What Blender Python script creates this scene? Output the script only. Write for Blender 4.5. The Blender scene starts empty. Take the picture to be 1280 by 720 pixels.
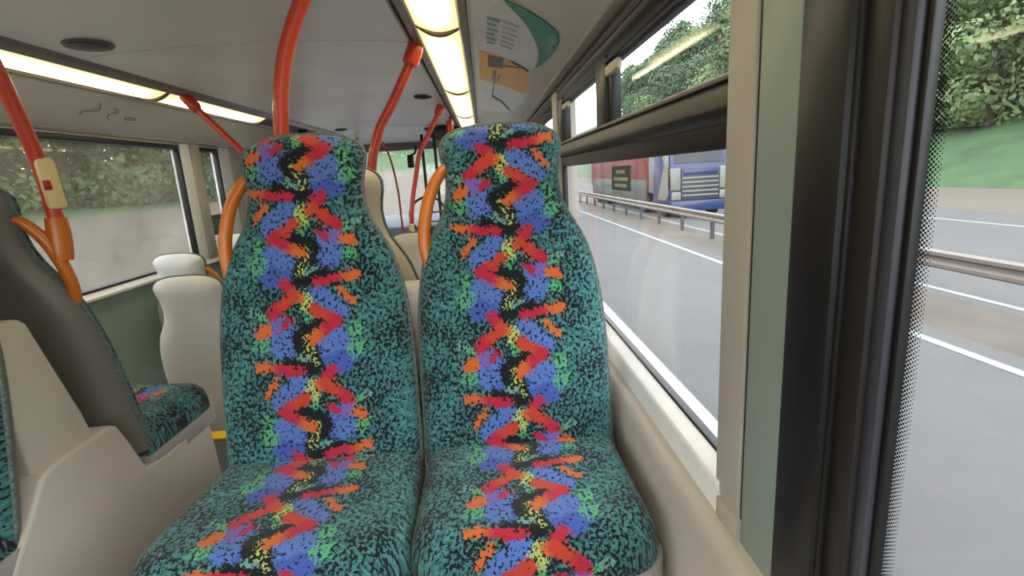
import bpy, bmesh, math, random
from mathutils import Vector, Matrix
random.seed(7)
S = bpy.context.scene
COL = S.collection

# ------------------------------------------------------------------ camera
# bus axes: X to the bus's right, Y towards the driver, Z up; the camera is the origin (eye of a seated passenger)
cd = bpy.data.cameras.new('camera'); cam = bpy.data.objects.new('camera', cd); COL.objects.link(cam)
cd.sensor_fit = 'HORIZONTAL'; cd.sensor_width = 36.0; cd.lens = 640.0 / 1280.0 * 36.0
cd.clip_start = 0.01; cd.clip_end = 600
fx, fy, fz = 604 - 640, 219 - 360, 640.0
F = Vector((fx, fy, fz)).normalized()
D = Vector((815 - 640, 3220 - 360, 640.0)).normalized()
D = (D - F * D.dot(F)).normalized()
Rr = D.cross(F)
# rows of M: bus X, Y, Z in camera axes (x right, y down, z forward)
cam.matrix_world = Matrix(((Rr.x, -Rr.y, -Rr.z, 0), (F.x, -F.y, -F.z, 0), (-D.x, D.y, D.z, 0), (0, 0, 0, 1)))
S.camera = cam

# ------------------------------------------------------------------ exposure, world
S.view_settings.view_transform = 'Standard'; S.view_settings.look = 'None'
S.view_settings.exposure = 0.4; S.view_settings.gamma = 1.0
S.view_settings.use_curve_mapping = False
SKY_STRENGTH = 5.4
LAMP_EMIT = 12.0
w = bpy.data.worlds.new('overcast_sky'); S.world = w; w.use_nodes = True
nt = w.node_tree; nt.nodes.clear()
wo = nt.nodes.new('ShaderNodeOutputWorld'); bg = nt.nodes.new('ShaderNodeBackground')
tc = nt.nodes.new('ShaderNodeTexCoord'); nz = nt.nodes.new('ShaderNodeTexNoise'); rp = nt.nodes.new('ShaderNodeValToRGB')
nz.inputs['Scale'].default_value = 2.2; nz.inputs['Detail'].default_value = 5
rp.color_ramp.elements[0].position = .35; rp.color_ramp.elements[0].color = (.62, .66, .73, 1)
rp.color_ramp.elements[1].position = .65; rp.color_ramp.elements[1].color = (.88, .88, .89, 1)
nt.links.new(tc.outputs['Generated'], nz.inputs['Vector']); nt.links.new(nz.outputs['Fac'], rp.inputs['Fac'])
nt.links.new(rp.outputs['Color'], bg.inputs['Color']); bg.inputs['Strength'].default_value = SKY_STRENGTH
nt.links.new(bg.outputs['Background'], wo.inputs['Surface'])

# ------------------------------------------------------------------ helpers
def lin(c):
    out = []
    for v in c:
        v /= 255.0
        out.append(v / 12.92 if v <= .04045 else ((v + .055) / 1.055) ** 2.4)
    return (out[0], out[1], out[2], 1.0)

def mat(name, rgb, rough=.5, metal=0.0, noise=None, bump=0.0, bscale=200, spec=.5, coat=0.0):
    m = bpy.data.materials.new(name); m.use_nodes = True
    n = m.node_tree; b = n.nodes['Principled BSDF']
    b.inputs['Roughness'].default_value = rough; b.inputs['Metallic'].default_value = metal
    b.inputs['Specular IOR Level'].default_value = spec; b.inputs['Coat Weight'].default_value = coat
    base = lin(rgb)
    t = n.nodes.new('ShaderNodeTexCoord')
    amp, sc = noise if noise else (.05, 6)
    k = n.nodes.new('ShaderNodeTexNoise'); k.inputs['Scale'].default_value = sc; k.inputs['Detail'].default_value = 5
    n.links.new(t.outputs['Object'], k.inputs['Vector'])
    r = n.nodes.new('ShaderNodeValToRGB')
    r.color_ramp.elements[0].position = .3; r.color_ramp.elements[1].position = .7
    r.color_ramp.elements[0].color = tuple(max(0, v * (1 - amp)) for v in base[:3]) + (1,)
    r.color_ramp.elements[1].color = tuple(min(1, v * (1 + amp)) for v in base[:3]) + (1,)
    n.links.new(k.outputs['Fac'], r.inputs['Fac']); n.links.new(r.outputs['Color'], b.inputs['Base Color'])
    if bump:
        k2 = n.nodes.new('ShaderNodeTexNoise'); k2.inputs['Scale'].default_value = bscale
        n.links.new(t.outputs['Object'], k2.inputs['Vector'])
        bp = n.nodes.new('ShaderNodeBump'); bp.inputs['Strength'].default_value = bump; bp.inputs['Distance'].default_value = .002
        n.links.new(k2.outputs['Fac'], bp.inputs['Height']); n.links.new(bp.outputs['Normal'], b.inputs['Normal'])
    return m

class NX:
    """arithmetic on node sockets"""
    def __init__(s, n): s.n = n
    def m(s, op, *a, clamp=False):
        q = s.n.nodes.new('ShaderNodeMath'); q.operation = op; q.use_clamp = clamp
        for i, v in enumerate(a):
            if isinstance(v, (int, float)): q.inputs[i].default_value = v
            else: s.n.links.new(v, q.inputs[i])
        return q.outputs[0]
    def v(s, op, *a, scale=None):
        q = s.n.nodes.new('ShaderNodeVectorMath'); q.operation = op
        for i, v in enumerate(a):
            if isinstance(v, (tuple, list)): q.inputs[i].default_value = v
            else: s.n.links.new(v, q.inputs[i])
        if scale is not None:
            if isinstance(scale, (int, float)): q.inputs['Scale'].default_value = scale
            else: s.n.links.new(scale, q.inputs['Scale'])
        return q
    def comb(s, x, y, z=0.0):
        q = s.n.nodes.new('ShaderNodeCombineXYZ')
        for i, v in enumerate((x, y, z)):
            if isinstance(v, (int, float)): q.inputs[i].default_value = v
            else: s.n.links.new(v, q.inputs[i])
        return q.outputs[0]
    def noise(s, vec, scale, detail=2, rough=.5):
        q = s.n.nodes.new('ShaderNodeTexNoise'); q.inputs['Scale'].default_value = scale
        q.inputs['Detail'].default_value = detail; q.inputs['Roughness'].default_value = rough
        s.n.links.new(vec, q.inputs['Vector']); return q
    def mix(s, f, a, b):
        q = s.n.nodes.new('ShaderNodeMix'); q.data_type = 'RGBA'
        for sock, v in ((q.inputs[0], f), (q.inputs[6], a), (q.inputs[7], b)):
            if isinstance(v, (int, float, tuple)): sock.default_value = v
            else: s.n.links.new(v, sock)
        return q.outputs[2]

def emit_mat(name, rgb, strength):
    m = bpy.data.materials.new(name); m.use_nodes = True; n = m.node_tree; n.nodes.clear()
    o = n.nodes.new('ShaderNodeOutputMaterial'); e = n.nodes.new('ShaderNodeEmission')
    # a tube glows behind the diffuser: brightest along the middle and away from the ends
    uv = n.nodes.new('ShaderNodeTexCoord'); sp = n.nodes.new('ShaderNodeSeparateXYZ'); n.links.new(uv.outputs['Generated'], sp.inputs[0])
    X = NX(n)
    cx = X.m('SUBTRACT', 1.0, X.m('ABSOLUTE', X.m('MULTIPLY_ADD', sp.outputs[0], 2.0, -1.0)))
    cy = X.m('MULTIPLY', X.m('SUBTRACT', 1.0, X.m('ABSOLUTE', X.m('MULTIPLY_ADD', sp.outputs[1], 2.0, -1.0))), 3.0, clamp=True)
    g = X.m('POWER', X.m('MULTIPLY', cx, cy), 1.6)
    n.links.new(X.m('MULTIPLY_ADD', g, strength, .85), e.inputs['Strength'])
    n.links.new(X.mix(g, rgb, (1.0, .90, .66, 1)), e.inputs['Color'])
    n.links.new(e.outputs[0], o.inputs['Surface']); return m

def glass_mat(name, tint=(1, 1, 1), haze=.0, hazecol=(.6, .6, .6), refl=.7, frit=False):
    m = bpy.data.materials.new(name); m.use_nodes = True; n = m.node_tree; n.nodes.clear()
    o = n.nodes.new('ShaderNodeOutputMaterial')
    tr = n.nodes.new('ShaderNodeBsdfTransparent'); tr.inputs['Color'].default_value = (*tint, 1)
    gl = n.nodes.new('ShaderNodeBsdfGlossy'); gl.inputs['Roughness'].default_value = .03
    df = n.nodes.new('ShaderNodeBsdfDiffuse'); df.inputs['Color'].default_value = (*hazecol, 1)
    lw = n.nodes.new('ShaderNodeLayerWeight'); lw.inputs['Blend'].default_value = .5
    p = n.nodes.new('ShaderNodeMath'); p.operation = 'POWER'; p.inputs[1].default_value = 5
    n.links.new(lw.outputs['Facing'], p.inputs[0])
    ma = n.nodes.new('ShaderNodeMath'); ma.operation = 'MULTIPLY_ADD'; ma.inputs[1].default_value = .5 * refl; ma.inputs[2].default_value = .04 * refl
    n.links.new(p.outputs[0], ma.inputs[0])
    m1 = n.nodes.new('ShaderNodeMixShader')      # dirt film
    tcn = n.nodes.new('ShaderNodeTexCoord'); nn = n.nodes.new('ShaderNodeTexNoise'); nn.inputs['Scale'].default_value = 3
    n.links.new(tcn.outputs['Object'], nn.inputs['Vector'])
    hm = n.nodes.new('ShaderNodeMath'); hm.operation = 'MULTIPLY'; hm.inputs[1].default_value = haze * 2
    n.links.new(nn.outputs['Fac'], hm.inputs[0]); n.links.new(hm.outputs[0], m1.inputs[0])
    n.links.new(tr.outputs[0], m1.inputs[1]); n.links.new(df.outputs[0], m1.inputs[2])
    m2 = n.nodes.new('ShaderNodeMixShader')
    n.links.new(ma.outputs[0], m2.inputs[0]); n.links.new(m1.outputs[0], m2.inputs[1]); n.links.new(gl.outputs[0], m2.inputs[2])
    n.links.new(m2.outputs[0], o.inputs['Surface']); return m

def mesh_obj(name, bm, m, parent=None, smooth=True, sharp=40):
    me = bpy.data.meshes.new(name)
    bmesh.ops.recalc_face_normals(bm, faces=bm.faces)
    bm.to_mesh(me); bm.free()
    if smooth:
        for p in me.polygons: p.use_smooth = True
        me.set_sharp_from_angle(angle=math.radians(sharp))
    o = bpy.data.objects.new(name, me); COL.objects.link(o)
    if m: me.materials.append(m)
    if parent: o.parent = parent
    return o

def tag(o, label, cat, group=None, kind=None):
    o['label'] = label; o['category'] = cat
    if group: o['group'] = group
    if kind: o['kind'] = kind
    return o

def empty(name, loc, label=None, cat=None, group=None, rz=0):
    o = bpy.data.objects.new(name, None); COL.objects.link(o)
    o.location = loc; o.rotation_euler = (0, 0, rz); o.empty_display_size = .05
    if label: tag(o, label, cat, group)
    return o

def struct(o, label=None):
    o['kind'] = 'structure'
    if label: o['label'] = label
    return o

def box(bm, lo, hi, bev=0.0, seg=2, mtx=None):
    b = bmesh.new(); bmesh.ops.create_cube(b, size=1)
    s = [hi[i] - lo[i] for i in range(3)]; c = [(hi[i] + lo[i]) / 2 for i in range(3)]
    for v in b.verts: v.co = Vector((v.co.x * s[0] + c[0], v.co.y * s[1] + c[1], v.co.z * s[2] + c[2]))
    if bev: bmesh.ops.bevel(b, geom=b.edges[:] + b.verts[:], offset=min(bev, min(s) * .49), segments=seg, profile=.5, affect='EDGES')
    if mtx: bmesh.ops.transform(b, matrix=mtx, verts=b.verts)
    merge(bm, b); return bm

def merge(bm, b):
    vm = {}
    b.verts.ensure_lookup_table()
    for v in b.verts: vm[v] = bm.verts.new(v.co)
    for f in b.faces:
        try: bm.faces.new([vm[v] for v in f.verts])
        except ValueError: pass
    b.free()

def nbox(name, lo, hi, m, parent=None, bev=.003):
    bm = bmesh.new(); box(bm, lo, hi, bev); return mesh_obj(name, bm, m, parent)

def extrude_x(bm, prof, x0, x1, bev=0.0, seg=3):
    """profile of (y,z) points swept along X"""
    b = bmesh.new()
    a = [b.verts.new((x0, p[0], p[1])) for p in prof]; c = [b.verts.new((x1, p[0], p[1])) for p in prof]
    b.faces.new(a); b.faces.new(c[::-1]); n = len(prof)
    for i in range(n): b.faces.new((a[i], c[i], c[(i + 1) % n], a[(i + 1) % n]))
    bmesh.ops.recalc_face_normals(b, faces=b.faces)
    if bev: bmesh.ops.bevel(b, geom=b.edges[:], offset=bev, segments=seg, profile=.5, affect='EDGES', clamp_overlap=True)
    merge(bm, b); return bm

def extrude_y(bm, prof, y0, y1, bev=0.0, seg=3):
    """profile of (x,z) points swept along Y"""
    b = bmesh.new()
    a = [b.verts.new((p[0], y0, p[1])) for p in prof]; c = [b.verts.new((p[0], y1, p[1])) for p in prof]
    b.faces.new(a); b.faces.new(c[::-1]); n = len(prof)
    for i in range(n): b.faces.new((a[i], c[i], c[(i + 1) % n], a[(i + 1) % n]))
    bmesh.ops.recalc_face_normals(b, faces=b.faces)
    if bev: bmesh.ops.bevel(b, geom=b.edges[:], offset=bev, segments=seg, profile=.5, affect='EDGES', clamp_overlap=True)
    merge(bm, b); return bm

def smooth_path(pts, n=8):
    pts = [Vector(p) for p in pts]; out = []
    for i in range(len(pts) - 1):
        p0 = pts[max(i - 1, 0)]; p1 = pts[i]; p2 = pts[i + 1]; p3 = pts[min(i + 2, len(pts) - 1)]
        for k in range(n):
            t = k / n
            out.append(.5 * ((2 * p1) + (p2 - p0) * t + (2 * p0 - 5 * p1 + 4 * p2 - p3) * t * t + (3 * p1 - p0 - 3 * p2 + p3) * t ** 3))
    out.append(pts[-1]); return out

def tube(bm, pts, r, seg=14, flat=1.0, cap=True):
    """round bar along pts; r a number or a list"""
    pts = [Vector(p) for p in pts]; rings = []
    a = None
    for i, p in enumerate(pts):
        d = (pts[min(i + 1, len(pts) - 1)] - pts[max(i - 1, 0)]).normalized()
        if i == 0: a = d.cross(Vector((0.31, .17, .93)) if abs(d.z) < .9 else Vector((1, .2, 0)))
        else: a = a - d * a.dot(d)
        a.normalize(); b = d.cross(a).normalized()
        rr = r[i] if isinstance(r, (list, tuple)) else r
        rings.append([bm.verts.new(p + a * (math.cos(2 * math.pi * k / seg) * rr * flat) + b * (math.sin(2 * math.pi * k / seg) * rr)) for k in range(seg)])
    for i in range(len(rings) - 1):
        for k in range(seg):
            bm.faces.new((rings[i][k], rings[i][(k + 1) % seg], rings[i + 1][(k + 1) % seg], rings[i + 1][k]))
    if cap:
        bm.faces.new(rings[0][::-1]); bm.faces.new(rings[-1])
    return bm

def disc_lathe(bm, prof, c, axis='z', seg=32):
    """(r,h) profile turned about an axis through c"""
    rings = []
    for r, h in prof:
        ring = []
        for k in range(seg):
            a = 2 * math.pi * k / seg
            if axis == 'z': p = (c[0] + r * math.cos(a), c[1] + r * math.sin(a), c[2] + h)
            elif axis == 'x': p = (c[0] + h, c[1] + r * math.cos(a), c[2] + r * math.sin(a))
            else: p = (c[0] + r * math.cos(a), c[1] + h, c[2] + r * math.sin(a))
            ring.append(bm.verts.new(p))
        rings.append(ring)
    for i in range(len(rings) - 1):
        for k in range(seg): bm.faces.new((rings[i][k], rings[i][(k + 1) % seg], rings[i + 1][(k + 1) % seg], rings[i + 1][k]))
    bm.faces.new(rings[0]); bm.faces.new(rings[-1]); return bm

def sheet(bm, pts, nrm, t):
    """thin plate: polygon pts, thickness t along nrm"""
    nrm = Vector(nrm).normalized() * t
    a = [bm.verts.new(Vector(p)) for p in pts]; c = [bm.verts.new(Vector(p) + nrm) for p in pts]; n = len(pts)
    bm.faces.new(a[::-1]); bm.faces.new(c)
    for i in range(n): bm.faces.new((a[i], a[(i + 1) % n], c[(i + 1) % n], c[i]))
    return bm

# ------------------------------------------------------------------ moquette (node material)
def moquette():
    m = bpy.data.materials.new('moquette'); m.use_nodes = True; n = m.node_tree
    b = n.nodes['Principled BSDF']; b.inputs['Roughness'].default_value = .95
    b.inputs['Specular IOR Level'].default_value = .15; b.inputs['Sheen Weight'].default_value = .12; b.inputs['Sheen Roughness'].default_value = .6
    X = NX(n)
    uv = n.nodes.new('ShaderNodeUVMap'); uv.uv_map = 'UVMap'
    sp = n.nodes.new('ShaderNodeSeparateXYZ'); n.links.new(uv.outputs[0], sp.inputs[0])
    H = .2005; PX = .00057; PY = H / 360
    u, y = sp.outputs[0], sp.outputs[1]
    # ragged edges: the print breaks up into woven flecks
    nA = X.noise(uv.outputs[0], 40, 3); nB = X.noise(uv.outputs[0], 150, 2, .6)
    dA = X.v('SCALE', X.v('SUBTRACT', nA.outputs['Color'], (.5, .5, .5)).outputs[0], scale=.020).outputs[0]
    dB = X.v('SCALE', X.v('SUBTRACT', nB.outputs['Color'], (.5, .5, .5)).outputs[0], scale=.030).outputs[0]
    q = X.v('ADD', X.comb(u, y), X.v('ADD', dA, dB).outputs[0]).outputs[0]
    s2 = n.nodes.new('ShaderNodeSeparateXYZ'); n.links.new(q, s2.inputs[0])
    def tile(uu, yy):
        t = X.m('DIVIDE', yy, H); k = X.m('FLOOR', t); fr = X.m('MULTIPLY', X.m('SUBTRACT', t, k), 360.0)
        par = X.m('SUBTRACT', k, X.m('MULTIPLY', X.m('FLOOR', X.m('DIVIDE', k, 2.0)), 2.0))
        sg = X.m('SUBTRACT', 1.0, X.m('MULTIPLY', par, 2.0))
        return X.comb(X.m('DIVIDE', X.m('MULTIPLY', uu, sg), PX), fr)
    P = tile(s2.outputs[0], s2.outputs[1])
    def seg(x0, y0, x1, y1):
        ba = (x1 - x0, y1 - y0, 0); L2 = max(1e-6, ba[0] ** 2 + ba[1] ** 2)
        pa = X.v('SUBTRACT', P, (x0, y0, 0)).outputs[0]
        h = X.m('DIVIDE', X.v('DOT_PRODUCT', pa, ba).outputs['Value'], L2, clamp=True)
        d = X.v('LENGTH', X.v('SUBTRACT', pa, X.v('SCALE', ba, scale=h).outputs[0]).outputs[0]).outputs['Value']
        return d, h
    fleck = X.noise(X.v('MULTIPLY', uv.outputs[0], (1, .8, 1)).outputs[0], 140, 2, .62).outputs['Fac']         # black pick-up flecks
    fleck2 = X.noise(X.v('ADD', uv.outputs[0], (3.1, 1.7, 0)).outputs[0], 85, 3, .65).outputs['Fac']
    big = X.noise(uv.outputs[0], 11, 3).outputs['Fac']
    def step(v, t, wdt=.03):          # 1 when v > t
        return X.m('DIVIDE', X.m('SUBTRACT', v, t - wdt), 2 * wdt, clamp=True)
    BLACK = lin((17, 22, 25))
    teal = X.mix(step(fleck2, .5, .12), lin((42, 90, 94)), lin((80, 134, 136)))
    teal = X.mix(step(big, .60, .15), teal, lin((64, 104, 112)))
    thr = X.m('MULTIPLY_ADD', X.m('SUBTRACT', big, .5), -.36, .52)
    col = X.mix(X.m('DIVIDE', X.m('SUBTRACT', fleck, X.m('SUBTRACT', thr, .02)), .04, clamp=True), teal, BLACK)
    # dark heart of the coloured band
    ax = X.m('ABSOLUTE', s2.outputs[0])
    band = X.m('SUBTRACT', 1.0, step(ax, .075, .02))
    heart = X.m('MULTIPLY', band, step(fleck, .47, .02))
    col = X.mix(heart, col, BLACK)
    BLUE = lin((82, 110, 178)); BLUE2 = lin((66, 88, 162)); VIO = lin((106, 94, 168)); GRN = lin((84, 156, 112)); YEL = lin((170, 182, 106))
    RED = lin((168, 38, 60)); CRIM = lin((162, 38, 68)); ORA = lin((190, 98, 50)); PALE = lin((104, 146, 140)); ORD = lin((178, 62, 46))
    E = []
    def el(x0, y0, x1, y1, r, c0, c1=None, soft=0, fl=0):
        E.append((x0, y0, x1, y1, r, c0, c1 or c0, soft, fl))
        if min(y0, y1) - r < 14: E.append((-x0, y0 + 360, -x1, y1 + 360, r, c0, c1 or c0, soft, fl))
        if max(y0, y1) + r > 346: E.append((-x0, y0 - 360, -x1, y1 - 360, r, c0, c1 or c0, soft, fl))
    el(100, 268, 118, 318, 66, BLUE, BLUE2, 26, .60)
    el(50, 62, 130, 138, 34, BLUE, BLUE, 18, .58)
    el(-112, 212, -96, 262, 54, BLUE, BLUE, 24, .58)
    el(-40, 300, -46, 340, 28, BLUE2, BLUE2, 22, .52)
    el(-138, 168, -122, 190, 28, VIO)
    el(190, 284, 184, 296, 28, GRN, GRN, 26, .53)
    el(188, 204, 186, 226, 16, GRN, GRN, 24, .52)
    el(-192, 250, -186, 262, 22, GRN, GRN, 26, .52)
    el(-226, 126, -170, 152, 11, PALE, GRN, 14, .54)
    el(-8, 76, 14, 156, 24, YEL, GRN, 16, .54)
    el(-50, 236, 36, 178, 24, BLACK)
    el(-14, 250, 4, 345, 40, BLACK, BLACK, 26)
    el(0, -12, 92, -34, 18, BLACK)
    el(-10, 240, 20, 330, 14, YEL, YEL, 22, .46)
    el(8, -30, 46, -48, 11, PALE)
    el(-86, 14, -36, 70, 23, RED, ORA)
    el(-54, 66, -142, 134, 24, ORD, RED)
    el(-74, 166, -96, 184, 17, CRIM)
    el(-170, 196, -196, 212, 22, ORA, ORA)
    el(26, 124, 122, 182, 23, ORD, RED)
    el(124, 178, 12, 246, 22, RED, ORA)
    el(44, 12, 208, -12, 19, RED, ORA)
    el(140, 46, 186, 106, 12, ORA)
    for (x0, y0, x1, y1, r, c0, c1, soft, fl) in E:
        d, h = seg(x0, y0, x1, y1)
        wd = max(3.0, soft)
        f = X.m('DIVIDE', X.m('SUBTRACT', r + (wd if soft else 10), d), 24 if not soft else 1.4 * wd, clamp=True)
        if not soft: f = X.m('MULTIPLY', step(X.m('ADD', f, X.m('MULTIPLY', X.m('SUBTRACT', .5, fleck), 2.4)), .42, .14), step(f, .04, .03))
        if soft: f = step(X.m('ADD', f, X.m('MULTIPLY', X.m('SUBTRACT', fleck2, .5), 1.3)), .5, .12)
        if fl: f = X.m('MULTIPLY', f, X.m('SUBTRACT', 1.0, step(fleck, fl, .02)))
        c = c0
        if c1 != c0:
            c = X.mix(X.m('DIVIDE', X.m('SUBTRACT', h, .5), .3, clamp=True), c0, c1)
        col = X.mix(f, col, c)
    n.links.new(col, b.inputs['Base Color'])
    bp = n.nodes.new('ShaderNodeBump'); bp.inputs['Strength'].default_value = .25; bp.inputs['Distance'].default_value = .0015
    n.links.new(X.noise(uv.outputs[0], 420, 1).outputs['Fac'], bp.inputs['Height']); n.links.new(bp.outputs['Normal'], b.inputs['Normal'])
    return m

M = dict(
    moq=moquette(),
    shell=mat('grey_seat_plastic', (112, 108, 103), .38, bump=.05, bscale=500),
    shellp=mat('pale_seat_plastic', (220, 220, 220), .4),
    shellc=mat('cream_seat_plastic', (196, 184, 164), .4),
    cream=mat('cream_moulding', (196, 187, 177), .42, noise=(.06, 3), bump=.04, bscale=600),
    panel=mat('beige_trim', (176, 168, 158), .45),
    white=mat('white_sill', (232, 231, 230), .45, noise=(.04, 20)),
    ceil=mat('ceiling_laminate', (242, 239, 238), .35, noise=(.05, 2)),
    cove=mat('cove_laminate', (206, 198, 188), .33, noise=(.05, 3)),
    sage=mat('sage_wall_laminate', (138, 156, 142), .5),
    black=mat('black_rubber', (9, 8, 9), .42),
    dark=mat('dark_anodised_metal', (34, 29, 27), .45, metal=.1),
    grey=mat('grey_channel_metal', (142, 132, 124), .4, metal=.1),
    bluegrey=mat('blue_grey_rubber', (58, 59, 68), .4),
    pole=mat('red_orange_pole', (196, 62, 28), .32, coat=.3),
    handle=mat('amber_handle', (208, 112, 28), .35, coat=.2),
    pipe=mat('grey_green_piping', (92, 106, 104), .7, noise=(.5, 160)),
    bell=mat('cream_bell_box', (226, 200, 140), .45),
    redb=mat('red_push_button', (170, 40, 30), .4),
    floor=mat('speckled_floor_vinyl', (70, 70, 74), .6, noise=(.3, 150)),
    yellow=mat('yellow_step_edge', (232, 186, 30), .5),
    chrome=mat('brushed_steel', (190, 190, 192), .25, metal=.9),
    ring=mat('brown_joint_ring', (128, 112, 92), .5),
    glass=glass_mat('clear_bus_glass', (.97, .985, .975), .03, (.4, .4, .4), .55),
    glassd=glass_mat('dusty_bus_glass', (.95, .96, .94), .30, (.46, .46, .43), .5),
    frit=mat('ceramic_frit', (18, 18, 18), .4),
    notice=mat('green_notice', (52, 92, 84), .5),
    notice2=mat('dark_green_notice', (60, 78, 66), .5),
    pale=mat('pale_print', (176, 196, 180), .5),
    grime=mat('dark_scratch', (92, 84, 76), .6),
    road=mat('pale_asphalt', (79, 78, 79), .85, noise=(.07, 1.5)),
    mark=mat('white_road_paint', (127, 127, 125), .7),
    gravel=mat('gravelly_reserve', (82, 76, 70), .95, noise=(.14, .8)),
    dirt=mat('beige_verge', (89, 83, 75), .95, noise=(.08, .3)),
    grass=mat('bank_grass', (55, 80, 51), .95, noise=(.25, .5)),
    steel=mat('galvanised_barrier', (112, 103, 97), .5, metal=.15),
    post=mat('barrier_post', (65, 63, 63), .6),
    lamp=emit_mat('lit_diffuser', (1.0, .83, .40, 1), LAMP_EMIT),
    blue=mat('lorry_blue', (26, 42, 92), .35, coat=.4),
    lwhite=mat('lorry_white', (121, 120, 115), .4),
    red=mat('lorry_red_curtain', (106, 42, 40), .6),
    lgrey=mat('lorry_grey', (78, 78, 76), .6),
    ldark=mat('lorry_dark', (52, 54, 62), .5),
    tyre=mat('tyre_rubber', (30, 30, 32), .8),
    bark=mat('tree_bark', (65, 54, 43), .9),
)
XR, XL = .36, -2.08
YB, YF = -1.35, 6.35

# ------------------------------------------------------------------ outside ground
def strip(name, x0, x1, z0, z1, m, y0=-60, y1=400):
    bm = bmesh.new(); ny = 24
    for i in range(ny):
        a, c = y0 + (y1 - y0) * i / ny, y0 + (y1 - y0) * (i + 1) / ny
        bm.faces.new([bm.verts.new(p) for p in ((x0, a, z0), (x1, a, z1), (x1, c, z1), (x0, c, z0))])
    bmesh.ops.remove_doubles(bm, verts=bm.verts, dist=.001)
    return struct(mesh_obj(name, bm, m, smooth=False))
GZ = -2.3
strip('road_surface', -4.2, 5.75, GZ, GZ, M['road'])
strip('central_reserve_ground', 5.75, 7.15, GZ, GZ + .004, M['gravel'])
strip('far_carriageway_road', 7.15, 17.4, GZ + .004, GZ, M['road'])
strip('verge_ground', 17.4, 24.0, GZ, -2.05, M['dirt'])
strip('grass_bank_ground', 24.0, 33.0, -2.05, 1.1, M['grass'])
strip('woodland_ground', 33.0, 70.0, 1.1, 25.0, M['grass'])
strip('pavement_ground', -20.0, -4.2, -.85, GZ, M['dirt'])
strip('left_bank_ground', -90.0, -20.0, 3.0, -.85, M['grass'])
def front_bank(name, ys, m, x0=-60, x1=5.4):
    bm = bmesh.new()
    for (a, za), (c, zc) in zip(ys[:-1], ys[1:]):
        bm.faces.new([bm.verts.new(p) for p in ((x0, a, za), (x1, a, za), (x1, c, zc), (x0, c, zc))])
    return struct(mesh_obj(name, bm, m, smooth=False))
front_bank('paved_rise_ground', [(30, GZ - .02), (62, 1.15)], M['dirt'])
front_bank('far_rise_ground', [(62, 1.15), (110, 6.5)], M['grass'])
def line(name, x, wd, dash=None):
    bm = bmesh.new(); y = -20.0
    while y < 300:
        L = dash[0] if dash else 320
        box(bm, (x - wd / 2, y, GZ - .01), (x + wd / 2, y + L, GZ + .012)); y += (dash[0] + dash[1]) if dash else 400
    return struct(mesh_obj(name, bm, M['mark'], smooth=False))
line('near_edge_road_marking', 5.32, .14)
line('far_inner_edge_road_marking', 7.42, .13)
line('far_lane_road_marking', 11.0, .12, (2.5, 6.5))
line('far_outer_edge_road_marking', 14.9, .18)

# ------------------------------------------------------------------ bus shell
# floor: raised platform over the wheels, then a step down
struct(nbox('floor', (XL - .03, YB, -1.15), (XR + .03, 2.20, -1.07), M['floor']))
struct(nbox('floor_low', (XL - .03, 2.20, -1.50), (XR + .03, YF, -1.42), M['floor']), 'lower floor of the bus towards the driver').name = 'floor_front'
struct(nbox('trim_1', (-2.0, 2.13, -1.072), (.28, 2.205, -1.06), M['yellow']), 'yellow edge of the step in the aisle')
struct(nbox('trim_2', (-2.08, 2.20, -1.42), (.36, 2.22, -1.08), M['panel']))
# ceiling of laminate panels with open joints
bm = bmesh.new()
ys = [YB, -.4, 2.18, 5.0, YF]
for a, c in zip(ys[:-1], ys[1:]):
    prof = [(-1.49, .520), (-1.40, .535), (-1.1, .548), (-.65, .548), (-.35, .535), (-.252, .520), (-.252, .60), (-1.49, .60)]
    extrude_y(bm, prof, a + .0035, c - .0035)
box(bm, (-2.2, YB, .60), (.48, YF, .64))
struct(mesh_obj('ceiling', bm, M['ceil'], sharp=20))
# lamp channels, coves
def cove(side):
    sx = (lambda x: x) if side == 'right' else (lambda x: -1.74 - x)
    y0, y1 = YB, YF - .1
    bm = bmesh.new()
    extrude_y(bm, [(sx(-.252), .520), (sx(-.238), .506), (sx(-.238), .62), (sx(-.252), .62)], y0, y1)
    extrude_y(bm, [(sx(-.232), .512), (sx(-.196), .494), (sx(-.190), .500), (sx(-.190), .62), (sx(-.232), .62)], y0, y1, .002)
    extrude_y(bm, [(sx(-.046), .485), (sx(-.040), .472), (sx(-.020), .470), (sx(-.014), .478), (sx(-.014), .62), (sx(-.046), .62)], y0, y1, .002)
    box(bm, (min(sx(-.19), sx(-.046)), y0, .545), (max(sx(-.19), sx(-.046)), y1, .62))
    struct(mesh_obj('trim_3' if side == 'right' else 'trim_4', bm, M['grey']), 'grey lamp channel along the ceiling')
    bm = bmesh.new()
    extrude_y(bm, [(sx(-.014), .474), (sx(.30), .354), (sx(.30), .62), (sx(-.014), .62)], y0, y1)
    struct(mesh_obj('trim_5' if side == 'right' else 'trim_6', bm, M['cove']), 'sloping cove panel between lamps and windows')
    bm = bmesh.new()      # ribbed rail at the foot of the cove
    extrude_y(bm, [(sx(.296), .362), (sx(.302), .345), (sx(.318), .336), (sx(.332), .338), (sx(.345), .345), (sx(.345), .40), (sx(.296), .40)], y0, y1, .003)
    extrude_y(bm, [(sx(.335), .334), (sx(.352), .322), (sx(.372), .322), (sx(.372), .40), (sx(.335), .40)], y0, y1, .002)
    struct(mesh_obj('trim_7' if side == 'right' else 'trim_8', bm, M['grey'] if side == 'right' else M['panel']), 'rail along the foot of the cove')
cove('right'); cove('left')

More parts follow.
